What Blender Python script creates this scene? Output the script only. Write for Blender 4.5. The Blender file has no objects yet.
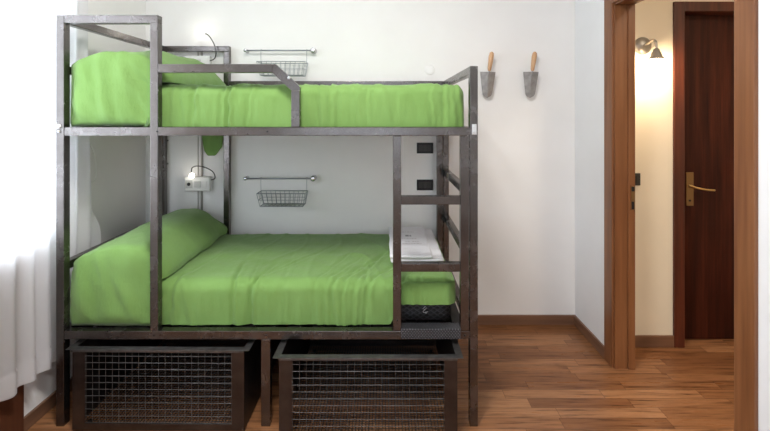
import bpy, bmesh, math, random
from mathutils import Vector, Matrix, noise
random.seed(7)
SC = bpy.context.scene
COL = SC.collection
PI = math.pi

# ------------------------------------------------------------------ materials
def newmat(name):
    m = bpy.data.materials.new(name); m.use_nodes = True
    nt = m.node_tree; nt.nodes.clear()
    out = nt.nodes.new('ShaderNodeOutputMaterial')
    b = nt.nodes.new('ShaderNodeBsdfPrincipled')
    nt.links.new(b.outputs[0], out.inputs[0])
    return m, nt, b, out

def coords(nt, scale=(1, 1, 1)):
    tc = nt.nodes.new('ShaderNodeTexCoord'); mp = nt.nodes.new('ShaderNodeMapping')
    mp.inputs['Scale'].default_value = scale
    nt.links.new(tc.outputs['Object'], mp.inputs[0])
    return mp.outputs[0]

def noisetex(nt, vec, scale, detail=4, rough=.55):
    n = nt.nodes.new('ShaderNodeTexNoise')
    n.inputs['Scale'].default_value = scale; n.inputs['Detail'].default_value = detail
    n.inputs['Roughness'].default_value = rough
    nt.links.new(vec, n.inputs['Vector']); return n.outputs[0]

def ramp(nt, fac, stops):
    r = nt.nodes.new('ShaderNodeValToRGB')
    el = r.color_ramp.elements
    while len(el) < len(stops): el.new(.5)
    for e, (p, c) in zip(el, stops):
        e.position = p; e.color = (c[0], c[1], c[2], 1)
    nt.links.new(fac, r.inputs[0]); return r.outputs[0]

def bump(nt, b, h, strength, dist=.01):
    bn = nt.nodes.new('ShaderNodeBump')
    bn.inputs['Strength'].default_value = strength; bn.inputs['Distance'].default_value = dist
    nt.links.new(h, bn.inputs['Height']); nt.links.new(bn.outputs[0], b.inputs['Normal'])

def mat_noise(name, c1, c2, scale=8, stretch=(1, 1, 1), rough=.6, metal=0, bmp=0, detail=4, lo=.35, hi=.65, spec=None, sheen=0):
    m, nt, b, _ = newmat(name)
    v = coords(nt, stretch); n = noisetex(nt, v, scale, detail)
    nt.links.new(ramp(nt, n, [(lo, c1), (hi, c2)]), b.inputs['Base Color'])
    b.inputs['Roughness'].default_value = rough; b.inputs['Metallic'].default_value = metal
    if spec is not None: b.inputs['Specular IOR Level'].default_value = spec
    if sheen: b.inputs['Sheen Weight'].default_value = sheen
    if bmp: bump(nt, b, n, bmp)
    return m

def mat_plain(name, c, rough=.5, metal=0, emis=None, est=0):
    m, nt, b, _ = newmat(name)
    b.inputs['Base Color'].default_value = (*c, 1); b.inputs['Roughness'].default_value = rough
    b.inputs['Metallic'].default_value = metal
    if emis: b.inputs['Emission Color'].default_value = (*emis, 1); b.inputs['Emission Strength'].default_value = est
    return m

M = {}
M['wall'] = mat_noise('white_plaster', (.86, .845, .83), (.885, .87, .855), 3, rough=.9, bmp=.02)
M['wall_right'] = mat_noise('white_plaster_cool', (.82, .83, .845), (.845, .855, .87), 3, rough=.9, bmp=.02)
M['hallwall'] = mat_noise('cream_plaster', (.80, .71, .56), (.83, .74, .59), 3, rough=.9, bmp=.02)
M['ceiling'] = mat_plain('ceiling_paint', (.85, .85, .84), .95)

def steel_mat():
    m, nt, b, _ = newmat('raw_steel')
    v = coords(nt); n1 = noisetex(nt, v, 9, 6, .65); n2 = noisetex(nt, v, 60, 3)
    c = ramp(nt, n1, [(.3, (.120, .106, .100)), (.55, (.150, .136, .130)), (.75, (.195, .182, .178))])
    nt.links.new(c, b.inputs['Base Color'])
    b.inputs['Metallic'].default_value = .95
    r = ramp(nt, n1, [(.3, (.22,) * 3), (.7, (.30,) * 3)]); nt.links.new(r, b.inputs['Roughness'])
    bump(nt, b, n2, .08, .002)
    return m
M['steel'] = steel_mat()
M['steel_crate'] = mat_noise('raw_steel_crate', (.060, .048, .042), (.105, .088, .080), 7, rough=.36, metal=.92, lo=.3, hi=.7)
M['greyplastic'] = mat_plain('light_grey_plastic', (.50, .50, .49), .4)
M['steel_dark'] = mat_noise('dark_blued_steel', (.02, .019, .02), (.045, .042, .042), 12, rough=.4, metal=.8)
M['wire'] = mat_noise('galvanised_wire', (.11, .106, .104), (.17, .165, .16), 30, rough=.4, metal=.85)
M['chrome'] = mat_plain('chrome', (.62, .62, .64), .22, 1)
M['greywire'] = mat_plain('grey_wire', (.34, .36, .39), .35, .8)
M['bolt'] = mat_plain('zinc_bolt', (.8, .8, .8), .35, 1)
M['black'] = mat_plain('black_plastic', (.008, .008, .009), .55)
M['darkplastic'] = mat_plain('dark_plastic', (.03, .028, .025), .4)
M['whiteplastic'] = mat_plain('white_plastic', (.72, .72, .70), .4)
M['conduit'] = mat_plain('grey_conduit', (.40, .38, .34), .5)
M['brass'] = mat_plain('brass', (.70, .50, .24), .28, 1)
M['brassplate'] = mat_plain('aged_brass', (.30, .19, .09), .4, .9)
M['lampmetal'] = mat_plain('satin_nickel', (.34, .32, .29), .4, .7)
M['handlewood'] = mat_noise('beech_handle', (.50, .27, .13), (.62, .37, .20), 12, (1, 1, .15), .45)
M['trowelsteel'] = mat_noise('trowel_steel', (.30, .29, .28), (.42, .40, .39), 25, rough=.45, metal=.8)
M['led'] = mat_plain('led_bulb', (1, 1, 1), .4, 0, (1, .95, .85), 14)
M['bulb'] = mat_plain('warm_bulb', (1, 1, 1), .4, 0, (1, .72, .38), 40)

def fabric(name, c1, c2, weave=260, wr=.25):
    m, nt, b, _ = newmat(name)
    v = coords(nt); n = noisetex(nt, v, 5, 5); nt.links.new(ramp(nt, n, [(.3, c1), (.7, c2)]), b.inputs['Base Color'])
    b.inputs['Roughness'].default_value = .88; b.inputs['Specular IOR Level'].default_value = .2
    b.inputs['Sheen Weight'].default_value = .15
    w = noisetex(nt, v, weave, 2); cr = noisetex(nt, coords(nt, (1.3, 1, .45)), 22, 5, .6)
    mx = nt.nodes.new('ShaderNodeMath'); mx.operation = 'MULTIPLY_ADD'; mx.inputs[1].default_value = .12
    nt.links.new(w, mx.inputs[0]); nt.links.new(cr, mx.inputs[2])
    bump(nt, b, mx.outputs[0], wr, .02)
    return m
M['green'] = fabric('green_cotton', (.152, .275, .070), (.182, .320, .092))
M['linen'] = fabric('white_linen', (.74, .73, .75), (.82, .81, .83), 200, .3)
M['ink'] = mat_plain('grey_print', (.30, .29, .31), .9)
M['ink2'] = mat_plain('faint_print', (.55, .52, .53), .9)

def ticking():
    m, nt, b, _ = newmat('black_quilted_ticking')
    v = coords(nt, (1, 1, 1))
    def dirwave(rot):
        mp = nt.nodes.new('ShaderNodeMapping'); mp.inputs['Rotation'].default_value = (0, rot, 0)
        nt.links.new(v, mp.inputs[0])
        w = nt.nodes.new('ShaderNodeTexWave'); w.bands_direction = 'X'; w.inputs['Scale'].default_value = 16
        nt.links.new(mp.outputs[0], w.inputs[0]); return w.outputs['Fac']
    mx = nt.nodes.new('ShaderNodeMath'); mx.operation = 'MAXIMUM'
    nt.links.new(dirwave(.95), mx.inputs[0]); nt.links.new(dirwave(-.95), mx.inputs[1])
    nt.links.new(ramp(nt, mx.outputs[0], [(.80, (.010, .010, .011)), (.99, (.05, .052, .058))]), b.inputs['Base Color'])
    b.inputs['Roughness'].default_value = .6
    bump(nt, b, mx.outputs[0], .4, .004)
    return m
M['ticking'] = ticking()
def tread():
    m, nt, b, _ = newmat('diamond_tread_plate')
    v = coords(nt, (1, 1, 1))
    def dw(rot):
        mp = nt.nodes.new('ShaderNodeMapping'); mp.inputs['Rotation'].default_value = (0, rot, rot)
        nt.links.new(v, mp.inputs[0])
        w = nt.nodes.new('ShaderNodeTexWave'); w.bands_direction = 'X'; w.inputs['Scale'].default_value = 40
        nt.links.new(mp.outputs[0], w.inputs[0]); return w.outputs['Fac']
    mx = nt.nodes.new('ShaderNodeMath'); mx.operation = 'MULTIPLY'
    nt.links.new(dw(.7), mx.inputs[0]); nt.links.new(dw(-.7), mx.inputs[1])
    nt.links.new(ramp(nt, mx.outputs[0], [(.3, (.06, .06, .065)), (.8, (.24, .24, .27))]), b.inputs['Base Color'])
    b.inputs['Metallic'].default_value = .8; b.inputs['Roughness'].default_value = .4
    bump(nt, b, mx.outputs[0], .6, .004)
    return m
M['tread'] = tread()

def wood(name, c1, c2, c3, axis='z', scale=9, rough=.38, spec=.5):
    m, nt, b, _ = newmat(name)
    st = {'z': (1, 1, .05), 'y': (1, .05, 1), 'x': (.05, 1, 1)}[axis]
    v = coords(nt, st); n = noisetex(nt, v, scale * 3, 6, .6)
    nt.links.new(ramp(nt, n, [(.3, c1), (.5, c2), (.7, c3)]), b.inputs['Base Color'])
    b.inputs['Roughness'].default_value = rough; b.inputs['Specular IOR Level'].default_value = spec
    bump(nt, b, n, .05, .003)
    return m
M['jamb'] = wood('chestnut_jamb_wood', (.150, .053, .019), (.205, .079, .029), (.26, .108, .043))
M['jamb_h'] = wood('chestnut_head_wood', (.150, .053, .019), (.205, .079, .029), (.26, .108, .043), 'y')
M['mahogany'] = wood('dark_mahogany', (.014, .003, .002), (.038, .007, .0035), (.075, .016, .007), rough=.45, spec=.2)
M['mahogany_frame'] = wood('mahogany_frame_wood', (.040, .008, .004), (.075, .015, .007), (.12, .027, .011), rough=.42)
M['base_x'] = wood('baseboard_wood', (.13, .065, .038), (.18, .09, .052), (.23, .12, .07), 'x')
M['base_y'] = wood('baseboard_wood_side', (.13, .065, .038), (.18, .09, .052), (.23, .12, .07), 'y')
M['panelwood'] = wood('walnut_panel', (.05, .018, .010), (.09, .03, .015), (.12, .045, .02))
M['whitewood'] = mat_plain('white_painted_wood', (.8, .8, .8), .5)

def floor_mat():
    m, nt, b, _ = newmat('oak_strip_parquet')
    tc = nt.nodes.new('ShaderNodeTexCoord'); sx = nt.nodes.new('ShaderNodeSeparateXYZ')
    nt.links.new(tc.outputs['Object'], sx.inputs[0])
    def mth(op, a, bb=None, c=None):
        n = nt.nodes.new('ShaderNodeMath'); n.operation = op
        for i, q in enumerate((a, bb, c)):
            if q is None: continue
            if isinstance(q, (int, float)): n.inputs[i].default_value = q
            else: nt.links.new(q, n.inputs[i])
        return n.outputs[0]
    Wd, L = .072, .52
    yr = mth('DIVIDE', sx.outputs[1], Wd); row = mth('FLOOR', yr); fy = mth('FRACT', yr)
    wn = nt.nodes.new('ShaderNodeTexWhiteNoise'); wn.noise_dimensions = '1D'; nt.links.new(row, wn.inputs['W'])
    xr = mth('ADD', mth('DIVIDE', sx.outputs[0], L), mth('MULTIPLY', wn.outputs[0], 7)); colm = mth('FLOOR', xr); fx = mth('FRACT', xr)
    cb = nt.nodes.new('ShaderNodeCombineXYZ'); nt.links.new(row, cb.inputs[0]); nt.links.new(colm, cb.inputs[1])
    w2 = nt.nodes.new('ShaderNodeTexWhiteNoise'); w2.noise_dimensions = '2D'; nt.links.new(cb.outputs[0], w2.inputs['Vector'])
    tone = ramp(nt, w2.outputs[0], [(0, (.195, .080, .033)), (.4, (.255, .110, .046)), (.75, (.30, .136, .060)), (1, (.37, .180, .084))])
    # grain, shifted for each strip
    c2 = nt.nodes.new('ShaderNodeCombineXYZ')
    nt.links.new(mth('MULTIPLY', sx.outputs[0], 2.2), c2.inputs[0]); nt.links.new(mth('MULTIPLY', sx.outputs[1], 34), c2.inputs[1])
    nt.links.new(mth('MULTIPLY', w2.outputs[0], 31), c2.inputs[2])
    g = noisetex(nt, c2.outputs[0], 1.6, 6, .65)
    gr = ramp(nt, g, [(.34, (.38, .33, .30)), (.46, (.85, .82, .80)), (.55, (1., 1., 1.)), (.7, (1.15, 1.15, 1.15))])
    mx = nt.nodes.new('ShaderNodeMix'); mx.data_type = 'RGBA'; mx.blend_type = 'MULTIPLY'; mx.inputs['Factor'].default_value = 1
    nt.links.new(tone, mx.inputs['A']); nt.links.new(gr, mx.inputs['B'])
    e = mth('MINIMUM', mth('MINIMUM', fy, mth('SUBTRACT', 1, fy)), mth('MULTIPLY', mth('MINIMUM', fx, mth('SUBTRACT', 1, fx)), L / Wd))
    gap = ramp(nt, e, [(0, (.45, .42, .40)), (.035, (1, 1, 1))])
    m2 = nt.nodes.new('ShaderNodeMix'); m2.data_type = 'RGBA'; m2.blend_type = 'MULTIPLY'; m2.inputs['Factor'].default_value = 1
    nt.links.new(mx.outputs['Result'], m2.inputs['A']); nt.links.new(gap, m2.inputs['B'])
    nt.links.new(m2.outputs['Result'], b.inputs['Base Color'])
    rr = ramp(nt, g, [(.3, (.34,) * 3), (.7, (.26,) * 3)]); nt.links.new(rr, b.inputs['Roughness'])
    b.inputs['Specular IOR Level'].default_value = .25
    bump(nt, b, g, .05, .002)
    return m
M['floor'] = floor_mat()

def curtain_mat():
    m, nt, b, out = newmat('sheer_white_curtain')
    b.inputs['Base Color'].default_value = (.84, .83, .84, 1); b.inputs['Roughness'].default_value = .9
    b.inputs['Specular IOR Level'].default_value = .1
    t = nt.nodes.new('ShaderNodeBsdfTranslucent'); t.inputs[0].default_value = (.9, .9, .92, 1)
    mx = nt.nodes.new('ShaderNodeMixShader'); mx.inputs[0].default_value = .5
    nt.links.new(b.outputs[0], mx.inputs[1]); nt.links.new(t.outputs[0], mx.inputs[2])
    tr = nt.nodes.new('ShaderNodeBsdfTransparent'); m2 = nt.nodes.new('ShaderNodeMixShader'); m2.inputs[0].default_value = .12
    nt.links.new(mx.outputs[0], m2.inputs[1]); nt.links.new(tr.outputs[0], m2.inputs[2])
    nt.links.new(m2.outputs[0], out.inputs[0])
    return m
M['curtain'] = curtain_mat()
def pane_mat():
    m, nt, b, out = newmat('window_glass')
    nt.nodes.remove(b)
    tr = nt.nodes.new('ShaderNodeBsdfTransparent'); gl = nt.nodes.new('ShaderNodeBsdfGlossy'); gl.inputs['Roughness'].default_value = .02
    mx = nt.nodes.new('ShaderNodeMixShader'); mx.inputs[0].default_value = .06
    nt.links.new(tr.outputs[0], mx.inputs[1]); nt.links.new(gl.outputs[0], mx.inputs[2]); nt.links.new(mx.outputs[0], out.inputs[0])
    return m
M['glass'] = pane_mat()

# ------------------------------------------------------------------ mesh helpers
def world_loc(p):
    v = Vector((0, 0, 0))
    while p is not None:
        v += p.location; p = p.parent
    return v

def link(name, bm, mat, parent=None, smooth=False):
    me = bpy.data.meshes.new(name)
    bmesh.ops.recalc_face_normals(bm, faces=bm.faces)
    if parent is not None:
        bmesh.ops.translate(bm, verts=bm.verts, vec=-world_loc(parent))
    bm.to_mesh(me); bm.free()
    if mat is not None: me.materials.append(M[mat] if isinstance(mat, str) else mat)
    if smooth:
        for p in me.polygons: p.use_smooth = True
    o = bpy.data.objects.new(name, me); COL.objects.link(o)
    if parent is not None: o.parent = parent
    return o

def add_box(bm, x0, x1, y0, y1, z0, z1, bev=0):
    r = bmesh.ops.create_cube(bm, size=1)
    vs = r['verts']
    for v in vs:
        v.co = Vector((x0 if v.co.x < 0 else x1, y0 if v.co.y < 0 else y1, z0 if v.co.z < 0 else z1))
    if bev:
        es = list({e for v in vs for e in v.link_edges})
        bmesh.ops.bevel(bm, geom=es, offset=bev, segments=2, affect='EDGES', profile=.6)
    return bm

def box(name, x0, x1, y0, y1, z0, z1, mat, parent=None, bev=.0025):
    bm = bmesh.new(); add_box(bm, x0, x1, y0, y1, z0, z1, bev)
    return link(name, bm, mat, parent)

def add_tube(bm, pts, r, seg=8, cap=True, closed=False):
    pts = [Vector(p) for p in pts]; n = len(pts); rings = []
    up = None
    for i, p in enumerate(pts):
        if closed: d = pts[(i + 1) % n] - pts[i - 1]
        else: d = pts[min(i + 1, n - 1)] - pts[max(i - 1, 0)]
        d.normalize()
        if up is None: up = Vector((0, 0, 1)) if abs(d.z) < .9 else Vector((0, 1, 0))
        a = d.cross(up)
        if a.length < 1e-4: a = d.cross(Vector((1, 0, 0)))
        a.normalize(); b2 = d.cross(a).normalized(); up = -b2 if b2.dot(up) < 0 else b2
        rr = r[i] if isinstance(r, (list, tuple)) else r
        b3 = a.cross(d).normalized()
        rings.append([bm.verts.new(p + (a * math.cos(t) + b3 * math.sin(t)) * rr) for t in [2 * PI * k / seg for k in range(seg)]])
    m = n if closed else n - 1
    for i in range(m):
        A, B = rings[i], rings[(i + 1) % n]
        for k in range(seg):
            bm.faces.new((A[k], A[(k + 1) % seg], B[(k + 1) % seg], B[k]))
    if cap and not closed:
        bm.faces.new(rings[0]); bm.faces.new(rings[-1])
    return bm

def add_lathe(bm, prof, org=(0, 0, 0), axis='z', seg=24):
    # prof: list of (radius, height)
    org = Vector(org); rings = []
    for r, h in prof:
        ring = []
        for k in range(seg):
            t = 2 * PI * k / seg
            a, b2 = r * math.cos(t), r * math.sin(t)
            if axis == 'z': p = Vector((a, b2, h))
            elif axis == 'y': p = Vector((a, h, b2))
            else: p = Vector((h, a, b2))
            ring.append(bm.verts.new(org + p))
        rings.append(ring)
    for A, B in zip(rings[:-1], rings[1:]):
        for k in range(seg): bm.faces.new((A[k], A[(k + 1) % seg], B[(k + 1) % seg], B[k]))
    bm.faces.new(rings[0]); bm.faces.new(rings[-1])
    return bm

def spline(pts, n=6):
    P = [Vector(p) for p in pts]; P = [P[0]] + P + [P[-1]]; out = []
    for i in range(1, len(P) - 2):
        for k in range(n):
            t = k / n
            out.append(.5 * ((2 * P[i]) + (-P[i - 1] + P[i + 1]) * t + (2 * P[i - 1] - 5 * P[i] + 4 * P[i + 1] - P[i + 2]) * t * t + (-P[i - 1] + 3 * P[i] - 3 * P[i + 1] + P[i + 2]) * t ** 3))
    out.append(P[-2]); return out

def rounded(x0, x1, y0, y1, z0, z1, r, step=.02, bottom=True, f=None, rb=None):
    """box grid with rounded edges; f(v)->Vector moves each vertex"""
    bm = bmesh.new()
    nx, ny, nz = [max(2, int(round((b - a) / step))) for a, b in ((x0, x1), (y0, y1), (z0, z1))]
    idx = {}
    def V(i, j, k):
        if (i, j, k) not in idx:
            idx[i, j, k] = bm.verts.new((x0 + (x1 - x0) * i / nx, y0 + (y1 - y0) * j / ny, z0 + (z1 - z0) * k / nz))
        return idx[i, j, k]
    for i in range(nx):
        for j in range(ny):
            bm.faces.new((V(i, j, nz), V(i + 1, j, nz), V(i + 1, j + 1, nz), V(i, j + 1, nz)))
            if bottom: bm.faces.new((V(i, j, 0), V(i, j + 1, 0), V(i + 1, j + 1, 0), V(i + 1, j, 0)))
        for k in range(nz):
            bm.faces.new((V(i, 0, k), V(i + 1, 0, k), V(i + 1, 0, k + 1), V(i, 0, k + 1)))
            bm.faces.new((V(i, ny, k), V(i, ny, k + 1), V(i + 1, ny, k + 1), V(i + 1, ny, k)))
    for j in range(ny):
        for k in range(nz):
            bm.faces.new((V(0, j, k), V(0, j, k + 1), V(0, j + 1, k + 1), V(0, j + 1, k)))
            bm.faces.new((V(nx, j, k), V(nx, j + 1, k), V(nx, j + 1, k + 1), V(nx, j, k + 1)))
    for v in bm.verts:
        p = v.co
        c = Vector((min(max(p.x, x0 + r), x1 - r), min(max(p.y, y0 + r), y1 - r), min(max(p.z, (z0 + r) if (bottom if rb is None else rb) else z0), z1 - r)))
        d = p - c
        if d.length > 1e-6 and (sum(abs(q) > 1e-6 for q in d) > 1): v.co = c + d.normalized() * r
        if f:
            nrm = d.normalized() if d.length > 1e-6 else Vector((0, 0, 1))
            v.co = f(v.co.copy(), nrm)
    return bm

def empty(name, loc, label, cat, group=None):
    o = bpy.data.objects.new(name, None); COL.objects.link(o); o.location = loc; o.empty_display_size = .1
    return tag(o, label, cat, group)
def tag(o, label, cat, group=None):
    o['label'] = label; o['category'] = cat
    if group: o['group'] = group
    return o
def struct(o): o['kind'] = 'structure'; return o
def copy_tree(o, parent=None, label=None, loc=None):
    c = o.copy(); COL.objects.link(c)
    if parent is not None: c.parent = parent
    if label: c['label'] = label
    if loc is not None: c.location = loc
    for ch in list(o.children): copy_tree(ch, c)
    return c

# ------------------------------------------------------------------ room
XL, XR, YB, YF, ZC = -1.69, 1.342, 3.022, -2.2, 2.95
XR2 = 1.447; HY, HX = 2.73, 3.1
def B(bm, *a): add_box(bm, *a)
struct(box('floor', XL - .3, HX + .1, YF - .2, YB + .2, -.1, 0, 'floor', bev=0))
struct(box('ceiling', XL - .3, HX + .1, YF - .2, YB + .2, ZC, ZC + .1, 'ceiling', bev=0))
struct(box('wall_back', XL - .3, XR2, YB, YB + .15, 0, ZC, 'wall', bev=0))
# left wall with window opening
WY0, WY1, WZ0, WZ1 = 1.0, 2.16, .90, 2.5
bm = bmesh.new()
B(bm, XL - .3, XL, YF, WY0, 0, ZC); B(bm, XL - .3, XL, WY1, YB, 0, ZC); B(bm, XL - .3, XL, WY0, WY1, 0, WZ0); B(bm, XL - .3, XL, WY0, WY1, WZ1, ZC)
struct(link('wall_left', bm, 'wall'))
# front wall (behind the viewer) with a wide opening added to let in fill light
FX0, FX1, FZ0, FZ1 = -1.35, .55, .85, 2.55
bm = bmesh.new()
B(bm, XL - .3, FX0, YF - .2, YF, 0, ZC); B(bm, FX1, HX + .1, YF - .2, YF, 0, ZC); B(bm, FX0, FX1, YF - .2, YF, 0, FZ0); B(bm, FX0, FX1, YF - .2, YF, FZ1, ZC)
struct(link('wall_front', bm, 'wall'))
# right wall with doorway
DY0, DY1, DZ = 1.622, 2.508, 2.135
bm = bmesh.new()
B(bm, XR, XR2, YF, DY0, 0, ZC); B(bm, XR, XR2, DY1, YB, 0, ZC); B(bm, XR, XR2, DY0, DY1, DZ, ZC)
struct(link('wall_right', bm, 'wall_right'))
# hallway
bm = bmesh.new()
B(bm, XR2, 1.85, HY, YB, 0, ZC); B(bm, 2.70, HX, HY, YB, 0, ZC); B(bm, 1.85, 2.70, HY, YB, 2.17, ZC); B(bm, 1.85, 2.70, HY + .2, YB, 0, 2.17)
struct(link('wall_hall', bm, 'hallwall'))
struct(box('wall_hall_side', HX, HX + .1, YF, YB, 0, ZC, 'hallwall', bev=0))

# window frames
def window(name, axis, a0, a1, z0, z1, pos, depth):
    root = bpy.data.objects.new(name, None); COL.objects.link(root); struct(root)
    def bx(n, p0, p1, q0, q1, mat, th=.05, off=0):
        if axis == 'y': return box(n, pos - th / 2 + off, pos + th / 2 + off, p0, p1, q0, q1, mat, root, 0)
        return box(n, p0, p1, pos - th / 2 + off, pos + th / 2 + off, q0, q1, mat, root, 0)
    t = .05; mid = (a0 + a1) / 2
    bm = bmesh.new()
    for p0, p1, q0, q1 in ((a0, a0 + t, z0, z1), (a1 - t, a1, z0, z1), (a0 + t, a1 - t, z0, z0 + t), (a0 + t, a1 - t, z1 - t, z1), (mid - .035, mid + .035, z0 + t, z1 - t)):
        if axis == 'y': add_box(bm, pos - .025, pos + .025, p0, p1, q0, q1)
        else: add_box(bm, p0, p1, pos - .025, pos + .025, q0, q1)
    link('window_frame', bm, 'whitewood', root)
    bx('window_pane', a0 + t, mid - .035, z0 + t, z1 - t, 'glass', .006); bx('window_pane', mid + .035, a1 - t, z0 + t, z1 - t, 'glass', .006)
window('window_1', 'y', WY0, WY1, WZ0, WZ1, XL - .2, .3)
window('added_fill_window', 'x', FX0, FX1, FZ0, FZ1, YF - .12, .2)  # unseen window, added as a source of fill light from behind the viewer
struct(box('trim_1', XL, XL + .025, 1.25, 1.975, 0, .83, 'panelwood', bev=.003))

# baseboards
BH, BT = .067, .014
struct(box('baseboard_back', XL, XR, YB - BT, YB, 0, BH, 'base_x', bev=.003))
struct(box('baseboard_left', XL, XL + BT, 1.98, YB - BT, 0, BH, 'base_y', bev=.003))
bm = bmesh.new(); B(bm, XR - BT, XR, 2.585, YB - BT, 0, BH, .003); B(bm, XR - BT, XR, YF, 1.536, 0, BH, .003)
struct(link('baseboard_right', bm, 'base_y'))
struct(box('baseboard_hall', XR2, 1.836, HY - BT, HY, 0, .074, 'base_x', bev=.003))

# room door frame (lining + casings)
d1 = bpy.data.objects.new('door_1', None); COL.objects.link(d1); d1.location = (XR, DY1, 0); struct(d1)
cw, ct, lt = .085, .016, .016
box('jamb', XR - .004, XR2 + .004, DY1 - lt, DY1, 0, DZ, 'jamb', d1)
box('jamb', XR - .004, XR2 + .004, DY0, DY0 + lt, 0, DZ, 'jamb', d1)
box('door_stop', XR2 - .035, XR2 + .0045, DY1 - lt - .010, DY1 - lt, 0, DZ - lt, 'jamb', d1)
box('door_stop', XR2 - .035, XR2 + .0045, DY0 + lt, DY0 + lt + .010, 0, DZ - lt, 'jamb', d1)
box('head_jamb', XR - .004, XR2 + .004, DY0 + lt, DY1 - lt, DZ - lt, DZ, 'jamb_h', d1)
for xa, xb in ((XR - ct, XR), (XR2, XR2 + ct)):
    box('casing', xa, xb, DY1 - .006, DY1 + cw, 0, DZ + cw, 'jamb', d1, .004)
    box('casing', xa, xb, DY0 - cw, DY0 + .006, 0, DZ + cw, 'jamb', d1, .004)
    box('head_casing', xa, xb, DY0 + .006, DY1 - .006, DZ - .006, DZ + cw, 'jamb_h', d1, .004)
sp = box('strike_plate', XR2 - .020, XR2 + .002, DY1 - lt - .0125, DY1 - lt - .0095, .925, 1.065, 'brassplate', d1, 0)
bm = bmesh.new(); B(bm, XR2 - .018, XR2 - .002, DY1 - lt - .014, DY1 - lt - .012, 1.035, 1.062); B(bm, XR2 - .018, XR2 - .004, DY1 - lt - .014, DY1 - lt - .012, .930, .975)
link('latch_hole', bm, 'black', sp)

# dark hall door
d2 = bpy.data.objects.new('door_2', None); COL.objects.link(d2); d2.location = (1.85, HY, 0); struct(d2)
box('door_frame', 1.836, 1.902, HY - .016, HY + .10, 0, 2.197, 'mahogany_frame', d2, .004)
box('door_frame', 2.640, 2.706, HY - .016, HY + .10, 0, 2.197, 'mahogany_frame', d2, .004)
box('door_frame', 1.902, 2.640, HY - .016, HY + .10, 2.135, 2.197, 'mahogany_frame', d2, .004)
leaf = box('door_leaf', 1.904, 2.638, HY + .085, HY + .125, .004, 2.133, 'mahogany', d2, .002)
hp = box('handle_plate', 1.978, 2.026, HY + .079, HY + .085, .880, 1.100, 'brassplate', leaf, .002)
bm = bmesh.new()
add_tube(bm, spline([(2.002, HY + .079, 1.008), (2.002, HY + .045, 1.008), (2.010, HY + .030, 1.006), (2.04, HY + .026, 1.000), (2.08, HY + .026, .994), (2.125, HY + .03, .990)], 5), .0075, 10)
add_tube(bm, spline([(2.004, HY + .032, 1.008), (1.985, HY + .034, 1.015), (1.965, HY + .036, 1.022)], 4), .0065, 8)
link('lever_handle', bm, 'brass', leaf, True)
bm = bmesh.new(); add_lathe(bm, [(.007, 0), (.007, .004)], (2.000, HY + .076, .915), 'y', 12); link('keyhole', bm, 'black', leaf)

# ------------------------------------------------------------------ bunk bed
F0, F1 = 2.03, 2.07          # front tubes
R0, R1 = 2.955, 2.995        # rear tubes
bed = empty('bunk_bed', (-.56, 2.5, 0), 'brown grey square tube steel bunk bed frame with built-in ladder at its right end', 'bunk bed')
def bb(n, x0, x1, y0, y1, z0, z1, mat='steel'): return box(n, x0, x1, y0, y1, z0, z1, mat, bed, .0028)
XA, XA2 = -1.561, -1.523     # left posts
XD, XD2 = .403, .441         # right posts
XG, XG2 = -1.115, -1.077     # guard posts
for y0, y1 in ((F0, F1), (R0, R1)):
    p = bb('post', XA, XA2, y0, y1, 0, 1.953)
    bb('post', XD, XD2, y0, y1, 0, 1.711)
    bb('guard_post', XG, XG2, y0, y1, .453, 1.915)
    bb('middle_leg', -.588, -.545, y0, y1, 0, .413)
    bb('head_rail', XA2, XG2, y0, y1, 1.915, 1.953)
    bb('upper_bunk_rail', XA2, XD, y0 + .001, y1, 1.380, 1.420)
    bb('lower_bunk_rail', XA2, XD, y0 + .001, y1, .413, .453)
    bb('ladder_upright', .359, .399, y0 - .001, y1 - .002, .455, 1.378)
bb('ladder_upright', .038, .077, F0 - .001, F1 - .002, .455, 1.378)
for z0, z1 in ((1.052, 1.092), (.733, .773)):
    bb('ladder_rung', .077, .359, F0 + .002, F1 - .002, z0, z1)
bb('ladder_tread', .077, .359, F0 - .006, F1 + .018, .418, .466, 'tread')
# guard rail with sloping end
bb('guard_rail', XG2, -.535, F0 + .001, F1 - .001, 1.680, 1.720)
bm = bmesh.new()
pr = [(-.548, 1.720), (-.535, 1.680), (-.443, 1.592), (-.405, 1.606), (-.520, 1.720)]
pr = [(-.537, 1.680), (-.537, 1.720), (-.520, 1.720), (-.405, 1.612), (-.405, 1.596), (-.446, 1.596)]
fa = [bm.verts.new((x, F0 + .001, z)) for x, z in pr]; fb = [bm.verts.new((x, F1 - .001, z)) for x, z in pr]
bm.faces.new(fa); bm.faces.new(fb[::-1])
for i in range(len(pr)): bm.faces.new((fa[i], fa[(i + 1) % len(pr)], fb[(i + 1) % len(pr)], fb[i]))
bmesh.ops.bevel(bm, geom=bm.edges[:], offset=.0025, segments=2, affect='EDGES')
link('sloping_guard_rail', bm, 'steel', bed)
bb('guard_post', -.446, -.405, F0 + .001, F1 - .001, 1.420, 1.596)
bb('guard_rail', XG2, XD, R0 + .001, R1 - .001, 1.673, 1.711)
# end rails, in depth
for x0, x1, zs in ((XA + .001, XA2 - .001, (1.915, 1.673, 1.380, .735, .413)), (XD + .001, XD2 - .001, (1.672, 1.380, 1.062, .750, .413))):
    for z in zs: bb('end_rail', x0, x1, F1, R0, z, z + .039)
for z in (1.062, .750):   # black end brackets near the rear post
    bb('rail_bracket', XD - .012, XD + .001, R0 - .055, R0, z - .004, z + .043, 'black')
# slatted support decks
for z in (.425, 1.392):
    bm = bmesh.new()
    for k in range(17):
        x = XA2 + .03 + k * (XD - XA2 - .09) / 16.
        add_box(bm, x - .008, x + .045, F1, R0, z, z + .018, .003)
    link('slat_deck', bm, 'steel_dark', bed)
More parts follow.
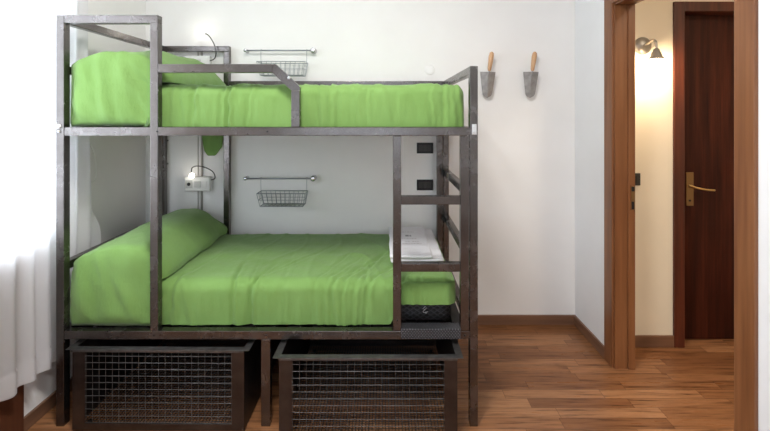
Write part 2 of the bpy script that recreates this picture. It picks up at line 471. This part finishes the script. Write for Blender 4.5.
# bolts
def bolt(x, y, z, r=.007, m='bolt', h=.006):
    bm = bmesh.new(); add_lathe(bm, [(r, 0), (r, h * .6), (r * .7, h)] if 0 else [(r * .7, -h), (r, -h * .6), (r, 0)], (x, y, z), 'y', 6 if r > .006 else 12); link('bolt', bm, m, bed)
for x, z in ((-.558, 1.400), (-.562, .433), (-1.096, .433), (.378, .433), (.058, .505)): bolt(x, F0, z, .004, 'black', .003)
bolt(-1.545, F0, 1.425, .010, 'bolt', .008); bolt(-1.545, F0, 1.40, .006, 'bolt', .008)
box('bolt_plate', .412, .434, F0 - .004, F0, 1.385, 1.435, 'bolt', bed, .002); bolt(.423, F0 - .004, 1.422); bolt(.423, F0 - .004, 1.398)
bolt(-.455, F0, 1.655, .008)
for z in (1.30, 1.14): bolt(-1.50, R0, z, .005, 'black', .004)
bolt(-1.08, F0, 1.40, .004, 'black', .003)

# ------------------------------------------------------------------ bedding
N = lambda x, y, z: noise.noise(Vector((x, y, z)))
def ss(t): t = min(max(t, 0), 1); return t * t * (3 - 2 * t)
def mattress(name, x0, x1, z0, z1, mat, label):
    r = empty(name, ((x0 + x1) / 2, 2.5, z0), label, 'mattress', 'green covered mattresses of the bunk bed')
    link('mattress_core', rounded(x0, x1, F1 + .058, R0 - .02, z0, z1, .03, .05), mat, r, True)
    return r
m1 = mattress('mattress', XA2 + .02, .335, .446, .640, 'ticking', 'lower bunk mattress under a green cotton cover, its black side showing above the ladder tread')
m2 = mattress('mattress', XA2 + .02, .370, 1.412, 1.603, 'ticking', 'upper bunk mattress wrapped in a green cotton cover behind the guard rail')
# white stitched mark on the black mattress side
bm = bmesh.new()
mk = [(.188, .515), (.199, .526), (.208, .519), (.195, .510), (.189, .500), (.204, .493), (.214, .502), (.199, .497)]
add_tube(bm, [(x, F1 + .0565, z) for x, z in mk], .0012, 6)
mo = link('stitched_logo', bm, 'linen', m1, True); mo['label'] = 'small white stitched logo'

def cover(par, x0, x1, z0, z1, seed, hem=None):
    y0, y1 = F1 + .022, R0 - .006
    rnd = random.Random(seed)
    cre = [(rnd.uniform(x0 + .45, x1 - .05), rnd.uniform(-.12, .12), rnd.uniform(.003, .007), rnd.uniform(.006, .011), rnd.uniform(.15, .8), rnd.uniform(-.25, 1.2)) for _ in range(26)]
    def f(p, n):
        if hem and p.y < y0 + .3:
            h = hem(p.x); p.z = z1 - (z1 - p.z) * (z1 - h) / (z1 - z0) if p.z < z1 - .02 else p.z
        front = max(0, -n.y); top = max(0, n.z); t = (z1 - p.z) / (z1 - z0)
        d = 0
        d += front * (.006 * N(p.x * 5 + seed, 0, p.z * 1.6) + .005 * N(p.x * 17, seed, p.z * 3) + .003 * N(p.x * 45, seed, p.z * 7)) * ss(t / .3)
        rd = 1 - abs(N(p.x * 5 + p.z * 1.2, seed + 3, p.y * 2.))
        d += (front * .8 + top) * .005 * (max(0, rd - .8) / .2) ** 2
        d += top * (.007 * N(p.x * 3, p.y * 3, seed) + .004 * N(p.x * 9 + p.y * 5, p.y * 9, seed + 5))
        d += .004 * N(p.x * 14, p.y * 14, p.z * 8 + seed) * (1 - top * .5) * (1 - front * (1 - ss(t / .3)))
        d -= front * .006 * math.sin(PI * min(t, 1)) * -1
        dy = p.y - y0; hh = z1 - p.z
        for cx, sl, dp, wd, run, dg in cre:
            xx = cx + sl * hh - (dg * .6) * -dy if False else cx + sl * hh + dg * dy * .6
            q_ = (p.x - xx - .006 * N(hh * 20, dy * 12, cx)) / wd
            if abs(q_) < 3: d -= dp * (math.exp(-q_ * q_) - .6 * math.exp(-(q_ - 1.7) ** 2)) * (1 - ss(dy / run - .2)) * (1 if rnd is None else 1)
        # keep inside the frame
        q = p + n * d
        q.y = max(q.y, F1 + .002)
        q.y = min(q.y, R0 - .002); q.x = min(max(q.x, XA2 + .003), XD - .004)
        return q
    bm = rounded(x0, x1, y0, y1, z0, z1, .055, .009, False, f)
    o = link('cotton_cover', bm, 'green', par, True); o['label'] = 'green cotton cover'
    return o
c1 = cover(m1, XA2 + .008, .352, .453, .668, 3,
           lambda x: .453 + .100 * ss((x - .02) / .05))
c2 = cover(m2, XA2 + .008, .394, 1.421, 1.630, 11)

def pillow(z0, zt, label, seed, e0):
    """big soft pillow under green cloth that hangs down the front"""
    x0, x1, y0, y1 = XA2 + .008, -1.085, F1 + .004, R0 - .03
    z1 = zt
    def f(p, n):
        u = (p.x - x0) / (x1 - x0); v = (p.y - y0) / (y1 - y0)
        # crown
        prof = .195 * ((1 - .46 * ((.55 - u) / .55) ** 2.0) if u < .55 else max(0, 1 - ((u - .55) / .45) ** 3.0) ** .75)
        edge = e0 + (1 - e0) * ss(v / .40)
        edge *= 1 - .35 * ss((v - .85) / .15)
        t = min(max((p.z - z0) / (z1 - z0), 0), 1)
        lift = prof * edge
        # side away from the wall rests on the mattress, front hangs to the rail
        low = z0
        if p.y > y0 + .007: low = z1 + .004
        hgt = low + max(z1 + lift - low, .006) * t
        p.z = hgt
        front = max(0, -n.y); top = max(0, n.z)
        d = front * (.008 * (1 - abs(N((p.x + p.z * .6) * 16, seed, (p.x - p.z) * 2)) * 4) + .012 * N(p.x * 8 + p.z * 2 + seed, 1, p.z * 2) + .009 * N(p.x * 22 + p.z * 5, seed, p.z * 3))
        d += .010 * N(p.x * 5, p.y * 5, p.z * 5 + seed) + .006 * N(p.x * 14 + p.y * 6, p.y * 7, seed)
        if front > .2: d = max(d, -.008) * (.4 + .6 * ss(t / .25))
        p.x -= (.008 + .034 * (1 - t)) * ss((.3 - u) / .3) * ss((.35 - v) / .3)
        win = ss(u / .16) * ss((.86 - u) / .2) * ss((.3 - v) / .2)
        if u > .8: p.x += .03 * ss((u - .8) / .2) * ss(v / .1) * math.sin(PI * min(1, max(0, (p.z - z1 + .02) / .16)))
        q = p + n * d
        q.y -= .020 * win * ss(t / .12)
        if p.y < y0 + .003 and t < .5: q.y = min(q.y, y0 + .001)
        q.y = max(q.y, F1 + .0015 - .034 * win * ss((t - .03) / .1)); q.x = max(q.x, XA2 + .002); q.y = min(q.y, R0 - .002)
        return q
    bm = rounded(x0, x1, y0, y1, z0, z1, .045, .0135, True, f, False)
    r = empty('pillow', ((x0 + x1) / 2, 2.5, z1), label, 'pillow', 'green covered pillows')
    b2 = bm.copy()
    bmesh.ops.delete(bm, geom=[q for q in bm.faces if q.calc_center_median().z < z1 + .004 and q.calc_center_median().y < y0 + .035], context='FACES')
    bmesh.ops.delete(b2, geom=[q for q in b2.faces if not (q.calc_center_median().z < z1 + .004 and q.calc_center_median().y < y0 + .035)], context='FACES')
    link('puffed_body', bm, 'green', r, True); link('hanging_cloth', b2, 'green', r, True)
    return r
pillow(.456, .672, 'puffed pillow under green cloth at the left end of the lower bunk', 5, .88)
pillow(1.422, 1.636, 'puffed pillow under green cloth at the left end of the upper bunk', 9, .80)

# corner of cloth hanging behind the upper bunk
bm = bmesh.new(); nx, nz = 12, 12; g = []
for i in range(nx + 1):
    u = i / nx; col = []
    top = 1.50; lowz = 1.190 + .16 * max(0, abs(u - .42) - .20)
    for k in range(nz + 1):
        t = k / nz
        xl, xr = -1.300 + .03 * t * t, -1.125 - .02 * t * t
        col.append(bm.verts.new((xl + (xr - xl) * u, 3.006 + .004 * math.sin(u * 9 + t * 2), top + (lowz - top) * t)))
    g.append(col)
for i in range(nx):
    for k in range(nz): bm.faces.new((g[i][k], g[i + 1][k], g[i + 1][k + 1], g[i][k + 1]))
o = link('cloth_corner', bm, 'green', m2, True)
o.modifiers.new('Solid', 'SOLIDIFY').thickness = .002

# folded linen on the lower bunk
lin = empty('folded_linen', (.17, 2.58, .690), 'folded white linen with faint grey print on the lower bunk behind the ladder', 'linen')
def soft(x0, x1, y0, y1, z0, z1, sd):
    def f(p, n):
        return p + Vector((.004 * N(p.y * 9, sd, p.z * 30), .004 * N(p.x * 9, sd, 2), (p.z - z0) / (z1 - z0) * .006 * N(p.x * 11, p.y * 11, sd)))
    return rounded(x0, x1, y0, y1, z0, z1, min(.011, (z1 - z0) * .45), .012, True, f)
link('folded_sheet', soft(.030, .315, 2.27, 2.86, .690, .716, 2), 'linen', lin, True)
link('folded_sheet', soft(.025, .255, 2.265, 2.855, .717, .733, 7), 'linen', lin, True)
bm = bmesh.new()
zt = .7365
add_box(bm, .125, .145, 2.61, 2.64, zt, zt + .001); add_box(bm, .150, .160, 2.61, 2.635, zt, zt + .001)
link('printed_mark', bm, 'ink', lin)
for y, xa, xb in ((2.56, .10, .19), (2.50, .12, .15), (2.50, .16, .20), (2.46, .10, .21), (2.70, .09, .18)):
    x = xa; bm = bmesh.new()
    while x < xb:
        w = random.uniform(.006, .016); add_box(bm, x, min(x + w, xb), y, y + .012, zt, zt + .0008); x += w + .006
    link('printed_text', bm, 'ink2', lin)

# ------------------------------------------------------------------ storage crates
def crate():
    W, H, D = .803, .39, .80
    root = empty('storage_crate', (0, 0, 0), 'x', 'storage crate', 'wire mesh crates under the bunk bed')
    h = W / 2; pw = .058; g = .003
    for sx in (-1, 1):
        for y in (0, D - g):
            a, b2 = sorted((sx * h, sx * (h - pw)))
            box('corner_plate', a, b2, y, y + g, .012, H - .003, 'steel_crate', root, .0008)
    for sx in (-1, 1):
        a, b2 = sorted((sx * h, sx * (h - .003)))
        box('side_panel', a, b2, g, D - g, .012, H - .003, 'steel_dark', root, 0)
    # rim: out-turned angle
    bm = bmesh.new(); lip = .026
    add_box(bm, -h - lip, h + lip, -.008, .022, H - .003, H, .001)
    add_box(bm, -h - lip, h + lip, D - .022, D + .008, H - .003, H, .001)
    add_box(bm, -h - lip, -h + .006, .022, D - .022, H - .003, H, .001)
    add_box(bm, h - .006, h + lip, .022, D - .022, H - .003, H, .001)
    add_box(bm, -h, h, -.008, -.005, H - .012, H - .003, .0008)
    link('rim', bm, 'wire', root)
    for y in (0, D - g): box('bottom_bar', -h + pw, h - pw, y, y + g, .012, .042, 'steel_crate', root, .0008)
    def mesh(nm, plane):
        bm = bmesh.new(); r = .0014; c = .031
        n = int((W - 2 * pw) / c); x0 = -(n * c) / 2
        if plane in ('f', 'b'):
            y = .005 if plane == 'f' else D - .006
            for i in range(n + 1): add_tube(bm, [(x0 + i * c, y, .02), (x0 + i * c, y, H - .004)], r, 5)
            z = .042
            while z < H - .01: add_tube(bm, [(-h + .03, y + .0026, z), (h - .03, y + .0026, z)], r, 5); z += c
        else:
            c = .0155
            for i in range(2 * n + 7): add_tube(bm, [(x0 + (i - 3) * c, .006, .02), (x0 + (i - 3) * c, D - .006, .02)], .0018, 5)
            y = .03
            while y < D - .01: add_tube(bm, [(-h + .004, y, .0226), (h - .004, y, .0226)], .0018, 5); y += c
        link(nm, bm, 'wire' if plane == 'f' else 'steel_dark', root)
    mesh('front_mesh', 'f'); box('shading_back_panel', -h + pw, h - pw, D - .006, D - .003, .042, H - .004, 'steel_dark', root, 0); mesh('bottom_mesh', 'u')  # dark back sheet added and bottom grid made dense to darken the crate inside
    for sx in (-1, 1):
        for y in (.06, D - .06):
            bm = bmesh.new(); add_lathe(bm, [(.0085, -.008), (.0085, .008)], (sx * (h - .04), y, .0087), 'x', 12)
            link('caster', bm, 'black', root)
    return root
cr = crate(); cr.location = (-1.0555, 1.99, 0); cr['label'] = 'left wire mesh steel crate, pushed in under the bunk bed'
cr.rotation_euler.z = math.radians(-.6)
c = copy_tree(cr, None, 'right wire mesh steel crate, pulled slightly further out below the ladder', (-.0755, 1.925, 0)); c.rotation_euler.z = math.radians(0)

# ------------------------------------------------------------------ wall rails and wire baskets
YW = YB
def wall_rail(z, label):
    r = empty('wall_rail', (-.73, YW, z), label, 'rail', 'wall rails behind the bunk bed')
    bm = bmesh.new(); add_tube(bm, [(-.975, YW - .045, z), (-.485, YW - .045, z)], .0055, 10); link('rod', bm, 'greywire', r, True)
    for x, rr in ((-.970, .013), (-.500, .020)):
        bm = bmesh.new(); add_lathe(bm, [(rr, .002), (rr, -.006), (rr * .55, -.012), (rr * .5, -.030), (rr * .95, -.034), (rr * .95, -.054), (rr * .6, -.058)], (x, YW, z), 'y', 20); link('wall_mount', bm, 'chrome', r, True)
    return r
r1 = wall_rail(1.034, 'thin steel rail on the wall above the lower bunk mattress')
r2 = copy_tree(r1, None, 'thin steel rail on the wall above the upper bunk mattress', (-.73, YW, 1.925))
def basket():
    b = empty('wire_basket', (0, 0, 0), 'x', 'wire basket', 'wire baskets hanging from wall rails')
    # local origin at the rod axis; basket hangs below
    hw, zt, zb = .163, -.088, -.178; ya, yb = .018, -.095
    for sx in (-1, 1):
        bm = bmesh.new(); X = sx * (hw - .004)
        add_tube(bm, spline([(X, .010, -.004), (X, .0075, .006), (X, 0, .0085), (X, -.0078, .004), (X, -.008, -.02), (X, -.006, zt)], 5), .0016, 6)
        link('hook', bm, 'greywire', b, True)
    bm = bmesh.new()
    def ring(z, s, r): add_tube(bm, [(-hw + s, ya, z), (hw - s, ya, z), (hw - s, yb + s, z), (-hw + s, yb + s, z)], r, 6, closed=True)
    ring(zt, 0, .003); ring(zt - .045, .008, .0017); ring(zb, .018, .0025)
    n = 10
    for i in range(n + 1):
        x = -hw + 2 * hw * i / n; xb2 = x * (hw - .018) / hw
        add_tube(bm, [(x, yb, zt), (xb2, yb + .018, zb), (xb2, ya, zb), (x, ya, zt)], .0015, 5)
    for y in (-.05, -.02, .0): add_tube(bm, [(-hw, y, zt), (-hw + .018, y, zb), (hw - .018, y, zb), (hw, y, zt)], .0015, 5)
    link('basket_wires', bm, 'greywire', b)
    return b
bk = basket(); bk.location = (-.702, YW - .045, 1.034 + .0); bk['label'] = 'small grey wire basket hanging on the wall in the lower bunk'
copy_tree(bk, None, 'small grey wire basket hanging on the wall behind the upper guard rail', (-.702, YW - .045, 1.925))

# ------------------------------------------------------------------ reading lamps and conduit
cd = empty('wall_conduit', (-1.30, YW, .45), 'grey cable conduit running up the back wall behind the reading lamps', 'conduit')
bm = bmesh.new(); add_tube(bm, [(-1.290, YW - .008, .45), (-1.290, YW - .008, 1.95)], .0075, 8); link('conduit_pipe', bm, 'conduit', cd, True)
bm = bmesh.new(); add_tube(bm, [(-1.318, YW - .004, .45), (-1.318, YW - .004, 1.95)], .0035, 8); link('cable', bm, 'conduit', cd, True)
def reading_lamp():
    r = empty('reading_lamp', (0, 0, 0), 'x', 'reading lamp', 'reading lamps on the back wall')
    # origin: centre of the housing on the wall
    hs = box('housing', -.088, .088, -.058, -.017, -.049, .049, 'whiteplastic', r, .005)
    box('socket', -.078, -.030, -.0605, -.058, -.028, .028, 'greyplastic', hs, .001)
    bm = bmesh.new(); add_lathe(bm, [(.012, -.0625), (.012, -.0600)], (-.055, 0, 0), 'y', 16); link('socket_hole', bm, 'black', hs)
    box('switch', -.018, .028, -.0625, -.058, -.022, .022, 'greyplastic', hs, .002)
    box('switch', .036, .070, -.0610, -.058, -.022, .022, 'whiteplastic', hs, .002)
    return r
def neck(r, pts, head, s=1):
    bm = bmesh.new(); add_tube(bm, spline(pts, 6), .0035, 8)
    link('gooseneck', bm, 'darkplastic', r, True)
    bm = bmesh.new(); h = Vector(head)
    add_lathe(bm, [(.004, .030), (.012, .020), (.015, 0), (.012, -.006)], h, 'y', 16); link('lamp_head', bm, 'whiteplastic', r, True)
    bm = bmesh.new(); bmesh.ops.create_uvsphere(bm, u_segments=16, v_segments=10, radius=.017, matrix=Matrix.Translation(h + Vector((0, -.009, 0)))); link('bulb', bm, 'led', r, True)
la = reading_lamp(); la.location = (-1.303, YW, .997); la['label'] = 'white socket box with lit gooseneck reading lamp on the wall in the lower bunk'
lb = copy_tree(la, None, 'lit gooseneck reading lamp over the upper bunk pillow, its white box on the wall', (-1.303, YW, 1.838))
def gp(px, py, Y, zc):   # helper: photo position at depth Y, local to the lamp
    return ((px - 385) * Y / 428 + 1.303 - 1.303, Y, 1.483 - (py - 114) * Y / 428)
Yn = 2.93
neck(la, [gp(211, 180, YW - .05, 0), gp(215, 178, 2.95, 0), gp(213, 172, Yn, 0), gp(205.5, 167.6, Yn, 0), gp(197, 166, Yn, 0), gp(192, 168, Yn, 0), gp(191.5, 173, Yn, 0)], (gp(192.5, 175.5, Yn, 0)))
neck(lb, [gp(209, 61, YW - .05, 0), gp(214, 59, 2.96, 0), gp(216, 54, Yn, 0), gp(215, 47, Yn, 0), gp(212.5, 41, Yn, 0), gp(208, 35, Yn - .02, 0), gp(203, 33, Yn - .03, 0)], (gp(202, 33, Yn - .03, 0)))
def pt(name, loc, power, col, r=.03):
    l = bpy.data.lights.new(name, 'POINT'); l.energy = power; l.color = col; l.shadow_soft_size = r
    o = bpy.data.objects.new(name, l); COL.objects.link(o); o.location = loc; return o
pt('reading_light', gp(189.5, 175.5, 2.955, 0), .12, (1, .93, .82)); pt('reading_light', gp(199, 31, 2.95, 0), .14, (1, .95, .86))

# ------------------------------------------------------------------ sockets, junction cover
def outlet(label, loc):
    r = empty('wall_outlet', (0, 0, 0), label, 'outlet', 'black outlets on the back wall')
    box('cover_plate', -.058, .058, -.009, 0, -.038, .038, 'black', r, .003)
    for sx in (-1, 0, 1): box('outlet_insert', sx * .030 - .013, sx * .030 + .013, -.0105, -.009, -.022, .022, 'darkplastic', r, .0005)
    r.location = loc; return r
o1 = outlet('upper black wall outlet between the ladder uprights under the upper bunk', (.282, YW, 1.243))
copy_tree(o1, None, 'lower black wall outlet between the ladder uprights above the linen', (.282, YW, .983))
bm = bmesh.new(); add_lathe(bm, [(.036, .002), (.036, -.001), (.033, -.0025), (.010, -.003)], (.315, YW, 1.795), 'y', 28)
tag(link('junction_cover', bm, 'wall', None, True), 'round white junction cover on the back wall above the upper bunk', 'junction cover')

# ------------------------------------------------------------------ trowels
def trowel():
    r = empty('trowel', (0, 0, 0), 'x', 'trowel', 'trowels used as wall hooks')
    # origin: wall, at the top edge of the blade
    bm = bmesh.new(); n = 14; A = []; Bk = []
    for i in range(n + 1):
        t = i / n; z = -.180 * t
        w = .0535 * (1 - t) + .030 * t
        if t > .80: w *= math.sqrt(max(0, 1 - ((t - .80) / .20) ** 2)) * .98 + .02
        y = -.055 + .020 * t
        row = [(-w, y), (-w * .5, y - .004), (0, y - .007), (w * .5, y - .004), (w, y)]
        A.append([bm.verts.new((x, yy, z)) for x, yy in row]); Bk.append([bm.verts.new((x, yy + .0025, z)) for x, yy in row])
    for i in range(n):
        for k in range(4):
            bm.faces.new((A[i][k], A[i][k + 1], A[i + 1][k + 1], A[i + 1][k])); bm.faces.new((Bk[i][k], Bk[i + 1][k], Bk[i + 1][k + 1], Bk[i][k + 1]))
        bm.faces.new((A[i][0], A[i + 1][0], Bk[i + 1][0], Bk[i][0])); bm.faces.new((A[i][4], Bk[i][4], Bk[i + 1][4], A[i + 1][4]))
    for k in range(4):
        bm.faces.new((A[0][k], Bk[0][k], Bk[0][k + 1], A[0][k + 1])); bm.faces.new((A[n][k], A[n][k + 1], Bk[n][k + 1], Bk[n][k]))
    link('blade', bm, 'trowelsteel', r)
    bm = bmesh.new(); add_tube(bm, spline([(-.002, -.060, -.055), (0, -.062, -.03), (.006, -.060, -.008), (.010, -.052, .012)], 5), [.005 - .0 * i for i in range(16)], 8); link('tang', bm, 'trowelsteel', r, True)
    bm = bmesh.new(); k = .17
    pr = [(.008, 0), (.013, .012), (.0145, .04), (.017, .075), (.018, .10), (.015, .125), (.008, .134), (.002, .136)]
    add_lathe(bm, [(a, b2) for a, b2 in pr], (0, 0, 0), 'z', 16)
    bmesh.ops.rotate(bm, verts=bm.verts, cent=(0, 0, 0), matrix=Matrix.Rotation(math.radians(8), 3, 'Y'))
    bmesh.ops.translate(bm, verts=bm.verts, vec=(.010, -.052, .006))
    link('wooden_handle', bm, 'handlewood', r, True)
    bm = bmesh.new(); add_tube(bm, [(0, .003, -.03), (0, -.056, -.03)], .006, 10); link('wall_peg', bm, 'trowelsteel', r, True)
    return r
tr = trowel(); tr.location = (.713, YW, 1.775); tr['label'] = 'wooden handled trowel on the wall, left one nearer the bunk bed'
copy_tree(tr, None, 'wooden handled trowel on the wall, right one nearer the doorway', (1.012, YW, 1.775))

# ------------------------------------------------------------------ curtain and cord
bm = bmesh.new(); ny, nz = 170, 60; g = []
Y0c, Z0c, Z1c = .95, .262, 2.80
for i in range(ny + 1):
    u = i / ny; col = []
    for k in range(nz + 1):
        t = k / nz; z = Z1c + (Z0c - Z1c) * t
        yend = 2.335 + .10 * ss((1.15 - z) / .35)
        y = Y0c + (yend - Y0c) * u
        amp = .008 + .010 * t
        x = -1.628 + amp * math.sin(y * 62 + 1.2 * math.sin(y * 9) + .4 * t) + .010 * N(y * 6, z * 1.3, 4)
        x += .11 * ss((1.80 - y) / .16) * ss((1.9 - z) / 1.6)
        x = min(x, -1.572 if y > 1.95 else -1.40)
        col.append(bm.verts.new((x, y, z + (.006 * math.sin(y * 40) if k == nz else 0))))
    g.append(col)
for i in range(ny):
    for k in range(nz): bm.faces.new((g[i][k], g[i + 1][k], g[i + 1][k + 1], g[i][k + 1]))
cu = empty('curtain', (-1.63, 1.6, .26), 'sheer white curtain hanging over the window at the left edge of the photo', 'curtain')
link('curtain_cloth', bm, 'curtain', cu, True)
# stitched hem: a second layer along the bottom
bm = bmesh.new(); g2 = []
for i in range(ny + 1):
    y = Y0c + (2.435 - Y0c) * i / ny
    x = -1.628 + .018 * math.sin(y * 62 + 1.2 * math.sin(y * 9) + .4) + .010 * N(y * 6, .3, 4) + .0035
    x += .11 * ss((1.80 - y) / .16) * ss((1.9 - .3) / 1.6)
    x = min(x, -1.568 if y > 1.95 else -1.40)
    g2.append([bm.verts.new((x, y, z)) for z in (.36, .262)])
for a, b2 in zip(g2[:-1], g2[1:]): bm.faces.new((a[0], b2[0], b2[1], a[1]))
link('hem', bm, 'curtain', cu, True)
bm = bmesh.new(); add_tube(bm, [(-1.63, .85, 2.82), (-1.63, 2.5, 2.82)], .012, 12)
for y in (.9, 2.45): add_tube(bm, [(XL, y, 2.82), (-1.63, y, 2.82)], .008, 8)
link('curtain_rod', bm, 'whitewood', cu, True)
cc = empty('pull_cord', (-1.652, 2.385, 1.25), 'white pull cord with a small tassel hanging on the left wall beside the curtain', 'cord')
bm = bmesh.new(); add_tube(bm, [(-1.665, 2.385, 2.81), (-1.665, 2.385, 1.33)], .0022, 6); link('cord', bm, 'whiteplastic', cc, True)
bm = bmesh.new(); add_lathe(bm, [(.003, .09), (.007, .07), (.006, .05), (.011, 0), (.010, -.005)], (-1.665, 2.385, 1.245), 'z', 12); link('tassel', bm, 'whiteplastic', cc, True)
bm = bmesh.new(); add_tube(bm, spline([(-1.665, 2.40, 1.34), (-1.667, 2.46, 1.25), (-1.667, 2.47, 1.12), (-1.667, 2.42, 1.09)], 6), .0015, 6); link('cord_loop', bm, 'whiteplastic', cc, True)

# ------------------------------------------------------------------ hall lamp and switch
sc = empty('wall_sconce', (1.641, HY, 1.917), 'lit round backed metal wall lamp with bell shade in the hallway', 'wall lamp')
bm = bmesh.new(); add_lathe(bm, [(.056, 0), (.056, -.006), (.048, -.016), (.025, -.024), (.012, -.028)], (1.641, HY, 1.917), 'y', 32); link('back_plate', bm, 'lampmetal', sc, True)
bm = bmesh.new(); add_tube(bm, spline([(1.641, HY - .02, 1.917), (1.641, HY - .06, 1.922), (1.643, HY - .10, 1.935), (1.645, HY - .128, 1.925), (1.645, HY - .135, 1.895), (1.645, HY - .135, 1.875)], 6), .007, 10); link('arm', bm, 'lampmetal', sc, True)
bm = bmesh.new()
pr = [(.010, .066), (.018, .062), (.020, .046), (.026, .040), (.030, .020), (.042, .006), (.0445, 0)]
pro = pr + [(a - .0025, b2) for a, b2 in pr[::-1]]
add_lathe(bm, pro, (1.645, HY - .135, 1.815), 'z', 28); link('lamp_shade', bm, 'lampmetal', sc, True)
bm = bmesh.new(); bmesh.ops.create_uvsphere(bm, u_segments=16, v_segments=10, radius=.016, matrix=Matrix.Translation((1.645, HY - .135, 1.822))); link('bulb', bm, 'bulb', sc, True)
pt('sconce_light', (1.645, HY - .135, 1.792), 10, (1, .78, .50), .02)
sw = empty('light_switch', (1.585, HY, 1.067), 'dark light switch on the cream hall wall beside the doorway', 'light switch')
box('switch_plate', 1.545, 1.625, HY - .009, HY, 1.028, 1.106, 'darkplastic', sw, .003)
box('rocker', 1.572, 1.598, HY - .013, HY - .009, 1.044, 1.090, 'black', sw, .001)

# ------------------------------------------------------------------ lights
def area(name, loc, rot, sx, sy, power, col):
    l = bpy.data.lights.new(name, 'AREA'); l.shape = 'RECTANGLE'; l.size = sx; l.size_y = sy; l.energy = power; l.color = col
    o = bpy.data.objects.new(name, l); COL.objects.link(o); o.location = loc; o.rotation_euler = rot; return o
area('daylight_side', (XL - .33, (WY0 + WY1) / 2, (WZ0 + WZ1) / 2), (0, math.radians(-90), 0), WZ1 - WZ0, WY1 - WY0, 66, (.80, .90, 1))
area('fill_light_rear', ((FX0 + FX1) / 2, YF - .25, (FZ0 + FZ1) / 2), (math.radians(90), 0, 0), FX1 - FX0, FZ1 - FZ0, 19, (.72, .85, 1))  # added fill lamp outside the made-up rear window
area('room_ceiling_light', (-.3, .85, ZC - .06), (0, 0, 0), .55, .55, 60, (1, .975, .94))
area('hall_fill_light', (2.2, .6, ZC - .05), (0, 0, 0), .5, .5, 32, (1, .86, .68))  # unseen lamp added to lift the brightness of the hall
w = bpy.data.worlds.new('World'); SC.world = w; w.use_nodes = True
w.node_tree.nodes['Background'].inputs[0].default_value = (.85, .92, 1, 1); w.node_tree.nodes['Background'].inputs[1].default_value = 1.5

# ------------------------------------------------------------------ camera
cam = bpy.data.cameras.new('camera'); co = bpy.data.objects.new('camera', cam); COL.objects.link(co)
co.location = (0, 0, 1.483); co.rotation_euler = (math.radians(90), 0, 0)
cam.sensor_width = 36; cam.lens = 36 * 428 / 770; cam.shift_y = -101.5 / 770; cam.clip_start = .02
SC.camera = co
vs = SC.view_settings; vs.view_transform = 'Standard'; vs.look = 'None'; vs.gamma = 1; vs.exposure = .10; vs.use_curve_mapping = False
